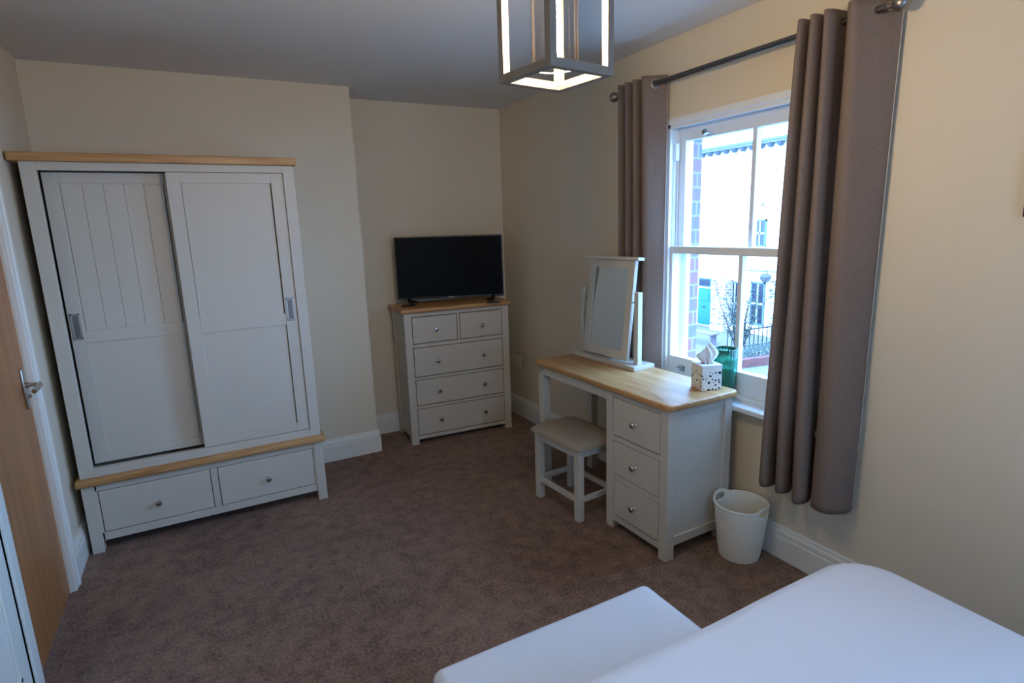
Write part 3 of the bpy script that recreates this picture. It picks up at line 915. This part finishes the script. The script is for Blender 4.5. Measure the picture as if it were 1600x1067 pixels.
def curtain(label, top, bot, ztop, zbot, ring_pts, seed, zmax=None):
    cx = sum(p[0] for p in top) / len(top); cy = sum(p[1] for p in top) / len(top)
    root = thing('eyelet_curtain', label, 'curtain', (cx, cy, zbot), 0, 'eyelet curtains at the window')
    A = spline([(p[0], p[1], 0) for p in top]); Bt = spline([(p[0], p[1], 0) for p in bot])
    rows = 70
    def grid(a0, a1, offn=0.0):
        bm = bmesh.new(); g = []
        for j in range(rows + 1):
            t = j / rows; row = []
            for i in range(a0, a1):
                q = A[i].lerp(Bt[i], t ** .8)
                d = (A[min(i + 1, len(A) - 1)] - A[max(i - 1, 0)]).normalized(); nn = Vector((d.y, -d.x, 0))
                w_ = noise.noise(Vector((i * .05 + seed, t * 3.0, seed)))
                q = q + nn * (w_ * .012 * t + offn)
                zb = zbot + .012 * noise.noise(Vector((i * .08, seed, 2)))
                row.append(bm.verts.new((q.x - cx, q.y - cy, (ztop * (1 - t) + zb * t) - zbot)))
            g.append(row)
        for j in range(rows):
            for i in range(len(g[0]) - 1): bm.faces.new((g[j][i], g[j][i + 1], g[j + 1][i + 1], g[j + 1][i]))
        bmesh.ops.recalc_face_normals(bm, faces=bm.faces[:])
        return bm
    obj('curtain_fabric', grid(0, len(A)), 'curtain', root, smooth='all', solid=.003)
    obj('lining_edge', grid(0, 2, 0), 'lining', root, smooth='all', solid=.006, label='cream lining edge')
    for (x, y, ang) in ring_pts:
        bm = bmesh.new(); m_ = T(x - cx, y - cy, PZ - zbot) @ RZ(ang)
        t = bmesh.new(); tube(t, [(.021 * math.cos(2 * PI * k / 28), 0, .021 * math.sin(2 * PI * k / 28)) for k in range(28)], .0042, 8, closed=True)
        merge(bm, t, m_)
        obj('eyelet', bm, 'chrome', root, smooth=True)
    return root
FR, BKx = 2.135, 2.240
topR = [(2.252, 1.245), (2.235, 1.262), (2.172, 1.315), (2.128, 1.345), (2.140, 1.375), (2.225, 1.412), (2.232, 1.425), (2.150, 1.432), (2.122, 1.445), (2.140, 1.462), (2.228, 1.480), (2.228, 1.492),
        (2.150, 1.488), (2.120, 1.500), (2.145, 1.520), (2.225, 1.536), (2.228, 1.548), (2.150, 1.545), (2.125, 1.556), (2.150, 1.574), (2.230, 1.600)]
botR = [(2.245, 1.262), (2.215, 1.255), (2.165, 1.265), (2.122, 1.300), (2.135, 1.365), (2.225, 1.420), (2.235, 1.435), (2.150, 1.400), (2.105, 1.410), (2.125, 1.450), (2.228, 1.500), (2.232, 1.512),
        (2.150, 1.490), (2.108, 1.508), (2.135, 1.545), (2.228, 1.582), (2.232, 1.595), (2.150, 1.580), (2.110, 1.592), (2.135, 1.628), (2.225, 1.680)]
curtain('taupe eyelet curtain on the near side of the window, fully visible', topR, botR, 2.328, .400,
        [(PXx, 1.302, math.radians(-42)), (PXx, 1.398, .9), (PXx, 1.470, 1.2)], 1.7)
topL = [(2.245, 2.380), (2.225, 2.395), (2.180, 2.425), (2.140, 2.450), (2.150, 2.475), (2.225, 2.505), (2.230, 2.520), (2.165, 2.520), (2.140, 2.533), (2.160, 2.550), (2.228, 2.570), (2.230, 2.583),
        (2.165, 2.585), (2.140, 2.598), (2.160, 2.615), (2.228, 2.635), (2.230, 2.648), (2.170, 2.648), (2.145, 2.662), (2.165, 2.680), (2.235, 2.715)]
botL = [(2.192 + (x_ - 2.135) * .6, y_) for x_, y_ in [(2.240, 2.40), (2.215, 2.410), (2.175, 2.430), (2.140, 2.465), (2.150, 2.500), (2.225, 2.535), (2.230, 2.550), (2.165, 2.545), (2.135, 2.562), (2.160, 2.585), (2.228, 2.605), (2.230, 2.618),
        (2.165, 2.618), (2.135, 2.632), (2.160, 2.652), (2.228, 2.672), (2.230, 2.685), (2.170, 2.688), (2.140, 2.705), (2.165, 2.725), (2.235, 2.765)]]
curtain('taupe eyelet curtain on the far side of the window, behind the mirror', topL, botL, 2.328, .400,
        [(PXx, 2.418, math.radians(-32)), (PXx, 2.49, .9), (PXx, 2.56, 1.2)], 5.1)

# ------------------------------------------------------------------ pendant lantern
LP = thing('pendant_lantern', 'open square lantern pendant with glass tube and lit bulb', 'pendant light', (.828, 1.270, 1.94), .135)
q = .100; b = .020; HT = .30
bm = bmesh.new()
for sx in (-1, 1):
    for sy in (-1, 1):
        x0, x1 = sorted((sx * q, sx * (q - b))); y0, y1 = sorted((sy * q, sy * (q - b)))
        box(bm, x0, x1, y0, y1, 0, HT, .001)
for z in (0, HT - b):
    for s in (-1, 1):
        a0, a1 = sorted((s * q, s * (q - b)))
        box(bm, a0, a1, -q + b, q - b, z, z + b, .001); box(bm, -q + b, q - b, a0, a1, z, z + b, .001)
box(bm, -q + b, q - b, -.012, .012, HT - .012, HT); box(bm, -.012, .012, -q + b, q - b, HT - .012, HT)
obj('lantern_frame', bm, 'lampframe', LP)
g_ = lathe(bmesh.new(), [(.056, .030), (.0575, .029), (.059, .030), (.059, .262), (.056, .262), (.056, .030)], 48)
obj('glass_tube', g_, 'lamp_glass', LP, smooth=True)
obj('rim_glint', tube(bmesh.new(), [(.0575 * math.cos(2 * PI * k / 48), .0575 * math.sin(2 * PI * k / 48), .030) for k in range(48)], .0016, 6, closed=True), 'tissue', LP, smooth=True)  # opaque pale ring painting the lit glint along the tube's bottom edge
obj('bulb_holder', lathe(bmesh.new(), [(0, HT - .01), (.060, HT - .01), (.060, HT - .02), (.020, HT - .022), (.020, HT - .075), (.016, HT - .080), (0, HT - .080)], 24), 'nickel', LP, smooth=True)
bl = lathe(bmesh.new(), [(0, .055), (.003, .056), (.006, .062), (.010, .085), (.0135, .115), (.0155, .140), (.0155, .160), (.013, .178), (.009, .192), (.0085, .222), (0, .222)], 24)
obj('bulb', bl, 'bulb', LP, smooth=True, label='glowing elongated bulb')
bm = tube(bmesh.new(), [(0, 0, HT - .01), (0, 0, ZC - 1.94 - .02)], .0035, 8)
obj('cord', bm, 'lampframe', LP)
obj('ceiling_rose', lathe(bmesh.new(), [(0, ZC - 1.94), (.05, ZC - 1.94), (.05, ZC - 1.965), (0, ZC - 1.968)], 32), 'lampframe', LP, smooth=True)

# ------------------------------------------------------------------ socket and picture
SK = thing('wall_socket', 'white plug socket low on the wall beside the chest', 'socket', (XW, 4.155, .465))
obj('socket_plate', B(-.010, 0, -.073, .073, -.043, .043, .003), 'socket', SK)
for s in (-1, 1):
    obj('switch', B(-.013, -.008, s * .035 - .006, s * .035 + .006, .018, .034, .001), 'socket', SK)
PF = thing('framed_picture', 'dark framed picture cut off by the right edge of the photo', 'picture', (XW, .54, 1.72))
bm = bmesh.new()
for (a, b_, c, d) in ((-.295, -.27, -.152, .21), (.27, .295, -.152, .21), (-.27, .27, -.152, -.127), (-.27, .27, .185, .21)):
    box(bm, -.020, -.001, a, b_, c, d, .002)
obj('picture_frame', bm, 'black', PF)
obj('picture_sheet', B(-.010, -.004, -.27, .27, -.127, .185), 'linen', PF)

# ------------------------------------------------------------------ outdoors
GZ = -3.3
struct('ground', B(2.63, 60, -30, 70, GZ - .1, GZ), 'street', 'street and front gardens below the window')
FX = 20.5
HS = thing('white_terraced_house', 'white rendered terraced house across the street', 'house', (FX, 17.0, GZ))
hb = lambda x0, x1, y0, y1, z0, z1, bev=0, bm=None: box(bm or bmesh.new(), x0 - FX, x1 - FX, y0 - 17, y1 - 17, z0 - GZ, z1 - GZ, bev)
obj('wall', hb(FX, FX + 6, 5, 30, GZ, 4.55), 'render', HS)
bm = bmesh.new()
vs = [bm.verts.new(v) for v in ((-.45, -12.2, 7.88), (-.45, 13.2, 7.88), (3.0, 13.2, 10.2), (3.0, -12.2, 10.2), (6.4, -12.2, 7.88), (6.4, 13.2, 7.88))]
bm.faces.new((vs[0], vs[1], vs[2], vs[3])); bm.faces.new((vs[3], vs[2], vs[5], vs[4])); bm.faces.new((vs[0], vs[3], vs[4])); bm.faces.new((vs[1], vs[5], vs[2])); bm.faces.new((vs[0], vs[4], vs[5], vs[1]))
bmesh.ops.recalc_face_normals(bm, faces=bm.faces[:])
obj('roof', bm, 'slate', HS)
obj('gutter', hb(FX - .5, FX - .38, 4.9, 30, 4.50, 4.60), 'dentil', HS)
y = 13.2
while y < 22:
    t = bmesh.new()
    a = [(-.26, y - 17 - .13, 7.76), (-.26, y - 17 + .13, 7.76), (-.26, y - 17, 7.58)]
    v0 = [t.verts.new(p) for p in a]; v1 = [t.verts.new((0, p[1], p[2])) for p in a]
    t.faces.new(v0); t.faces.new(v1)
    for k in range(3): t.faces.new((v0[k], v0[(k + 1) % 3], v1[(k + 1) % 3], v1[k]))
    bmesh.ops.recalc_face_normals(t, faces=t.faces[:])
    obj('corbel', t, 'dentil', HS)
    y += .44
d = obj('front_door', hb(FX - .04, FX + .02, 18.68, 19.42, GZ + .05, -1.55), 'turq', HS, label='turquoise front door')
bm = hb(FX - .06, FX - .035, 18.78, 19.32, GZ + 1.15, -1.75, .01); 
obj('door_panel', bm, 'turq', d)
obj('letter_plate', hb(FX - .07, FX - .05, 18.95, 19.15, -2.45, -2.40), 'iron', d)
t_ = obj('door_transom', hb(FX - .05, FX + .02, 18.68, 19.42, -1.48, -1.08), 'win_frame', HS)
obj('pane', hb(FX - .06, FX - .045, 18.74, 19.36, -1.43, -1.13), 'win_dark', t_)
obj('stone_pier', hb(FX - .6, FX, 17.45, 18.15, GZ, -.95), 'stone', HS, label='rough stone pier beside the door')
obj('stone_quoin', hb(FX - .12, FX, 14.9, 15.55, GZ, -.95), 'stone', HS)
def house_window(y0, y1, z0, z1):
    f = bmesh.new()
    hb(FX - .06, FX, y0, y0 + .07, z0, z1, bm=f); hb(FX - .06, FX, y1 - .07, y1, z0, z1, bm=f); hb(FX - .06, FX, y0, y1, z1 - .07, z1, bm=f); hb(FX - .08, FX, y0, y1, z0, z0 + .08, bm=f)
    w_ = obj('window', f, 'win_frame', HS)
    g = bmesh.new(); zm = (z0 + z1) / 2
    hb(FX - .055, FX - .01, y0 + .07, y1 - .07, zm - .04, zm + .04, bm=g)
    hb(FX - .055, FX - .01, (y0 + y1) / 2 - .03, (y0 + y1) / 2 + .03, z0 + .08, z1 - .07, bm=g)
    obj('glazing_bar', g, 'white_frame', w_)
    obj('pane', hb(FX - .03, FX - .015, y0 + .07, y1 - .07, z0 + .08, z1 - .07), 'win_dark', w_)
house_window(16.95, 17.70, -3.05, -1.13)
house_window(15.80, 16.50, -2.90, -1.06)
house_window(15.9, 16.5, .38, 1.50)
house_window(18.9, 19.6, .38, 1.50) if False else None
obj('string_course', hb(FX - .05, FX, 14.5, 17.2, -.62, -.58), 'win_frame', HS)
bm = tube(bmesh.new(), [(-.05, -.8, 5.35), (-.5, -1.25, 5.36), (-.95, -1.6, 5.44)], .035, 8)
obj('cable_bracket', bm, 'dentil', HS, smooth=True)
bm = bmesh.new()
for yy in (18.75, 18.95, 19.15, 19.35): tube(bm, [(-1.0, yy - 17, 0), (-1.0, yy - 17, .75)], .014, 6)
tube(bm, [(-1.0, 1.6, .35), (-1.0, 1.75, .68), (-1.0, 1.95, .76), (-1.0, 2.4, .76)], .018, 6)
obj('handrail', bm, 'win_frame', HS)

HBK = thing('hanging_basket', 'round hanging basket on the white house wall', 'hanging basket', (19.6, 15.15, -.72))
bm = lathe(bmesh.new(), [(0, -.24), (.12, -.20), (.19, -.11), (.22, 0), (.18, .08), (.08, .13), (0, .14)], 20)
obj('planted_bowl', bm, 'basket', HBK, smooth=True)
bm = bmesh.new()
for a in (0, 2.1, 4.2): tube(bm, [(.2 * math.cos(a), .2 * math.sin(a), .02), (0, 0, .34)], .010, 5)
tube(bm, [(0, 0, .34), (0, 0, .55)], .010, 5); tube(bm, [(0, 0, .55), (FX - 19.6 - .01, 0, .55)], .018, 6)
obj('chain_and_bracket', bm, 'iron', HBK)

# railings, low wall, shrub, hedge, bench
RL = thing('iron_railing', 'thin dark iron railing in the front garden', 'railing', (17.2, 14.05, GZ))
a, b_ = Vector((-.3, .5, 0)), Vector((3.2, .2, 0))
bm = tube(bmesh.new(), [a + Vector((0, 0, .75)), b_ + Vector((0, 0, .75))], .03, 6); tube(bm, [a + Vector((0, 0, .12)), b_ + Vector((0, 0, .12))], .018, 6)
obj('rail', bm, 'iron', RL)
for k in range(17):
    q_ = a.lerp(b_, k / 16)
    obj('upright', tube(bmesh.new(), [q_, q_ + Vector((0, 0, .82))], .02, 5), 'iron', RL)
o = obj('garden_wall', B(-2.2, 2.6, -.13, .13, 0, .28, .01), 'garden_brick', None); o.location = (16.0, 12.62, GZ); o.rotation_euler = (0, 0, -.18)
o['label'] = 'low pink brick garden wall below the hedge'; o['category'] = 'wall'
rnd = random.Random(3)
SH = thing('bare_shrub', 'leggy half-bare shrub in front of the white house', 'shrub', (16.9, 14.0, GZ))
bm = bmesh.new(); tips = []
for k in range(16):
    a = rnd.uniform(-PI, PI); L = rnd.uniform(1.2, 2.5); lean = rnd.uniform(.1, .42)
    pts = [Vector((rnd.uniform(-.12, .12), rnd.uniform(-.12, .12), 0))]
    for s_ in range(1, 7):
        t = s_ / 6; pts.append(pts[0] + Vector((math.cos(a) * lean * t * L, math.sin(a) * lean * t * L, L * t)) + Vector((rnd.uniform(-.06, .06), rnd.uniform(-.06, .06), 0)))
    tube(bm, pts, [.03 * (1 - .13 * i) for i in range(7)], 5)
    for s_ in (2, 3, 4, 5, 6):
        for _ in range(2):
            e = pts[s_] + Vector((rnd.uniform(-.3, .3), rnd.uniform(-.3, .3), rnd.uniform(.05, .35)))
            tube(bm, [pts[s_], e], [.010, .004], 4); tips.append(e); tips.append(pts[s_].lerp(e, .5))
obj('branches', bm, 'bark', SH)
def leaves(cs, n, spread, size, rnd):
    bm = bmesh.new()
    for c in cs:
        for _ in range(n):
            p = c + Vector((rnd.gauss(0, spread), rnd.gauss(0, spread), rnd.gauss(0, spread)))
            u = Vector((rnd.uniform(-1, 1), rnd.uniform(-1, 1), rnd.uniform(-.4, 1))).normalized(); v = u.orthogonal().normalized()
            s_ = size * rnd.uniform(.6, 1.3)
            bm.faces.new([bm.verts.new(q) for q in (p, p + u * s_ + v * s_ * .35, p + u * s_ * 2, p + u * s_ - v * s_ * .35)])
    return bm
obj('foliage', leaves(tips, 5, .07, .05, rnd), 'leaf', SH)
HG = thing('low_hedge_plant', 'low green planting along the garden wall', 'plant', (16.9, 13.15, GZ))
cs = [Vector((rnd.uniform(-.9, 1.5), rnd.uniform(-.18, .18), rnd.uniform(.05, .5))) for _ in range(150)]
obj('foliage', leaves(cs, 7, .07, .05, rnd), 'leaf', HG)
bm = bmesh.new()
for k in range(14): tube(bm, [(-.9 + k * .18, 0, 0), (-.9 + k * .18 + .05, .05, .4)], .01, 4)
obj('stems', bm, 'bark', HG)
GB = thing('garden_bench', 'weathered grey timber bench in front of the stone pier', 'bench', (17.4, 16.3, GZ), 0)
obj('seat', B(-.2, .2, -.75, .75, .42, .48, .01), 'bench_out', GB)
for s_ in (-.6, .6):
    obj('leg', B(-.16, .16, s_ - .05, s_ + .05, 0, .42), 'bench_out', GB)
PT = thing('stone_planter', 'pale square planter by the turquoise door', 'planter', (19.4, 19.75, GZ))
obj('pot', B(-.25, .25, -.28, .28, 0, .55, .02), 'render', PT)
obj('foliage', leaves([Vector((rnd.uniform(-.2, .2), rnd.uniform(-.2, .2), .6)) for _ in range(20)], 5, .08, .05, rnd), 'leaf', PT)
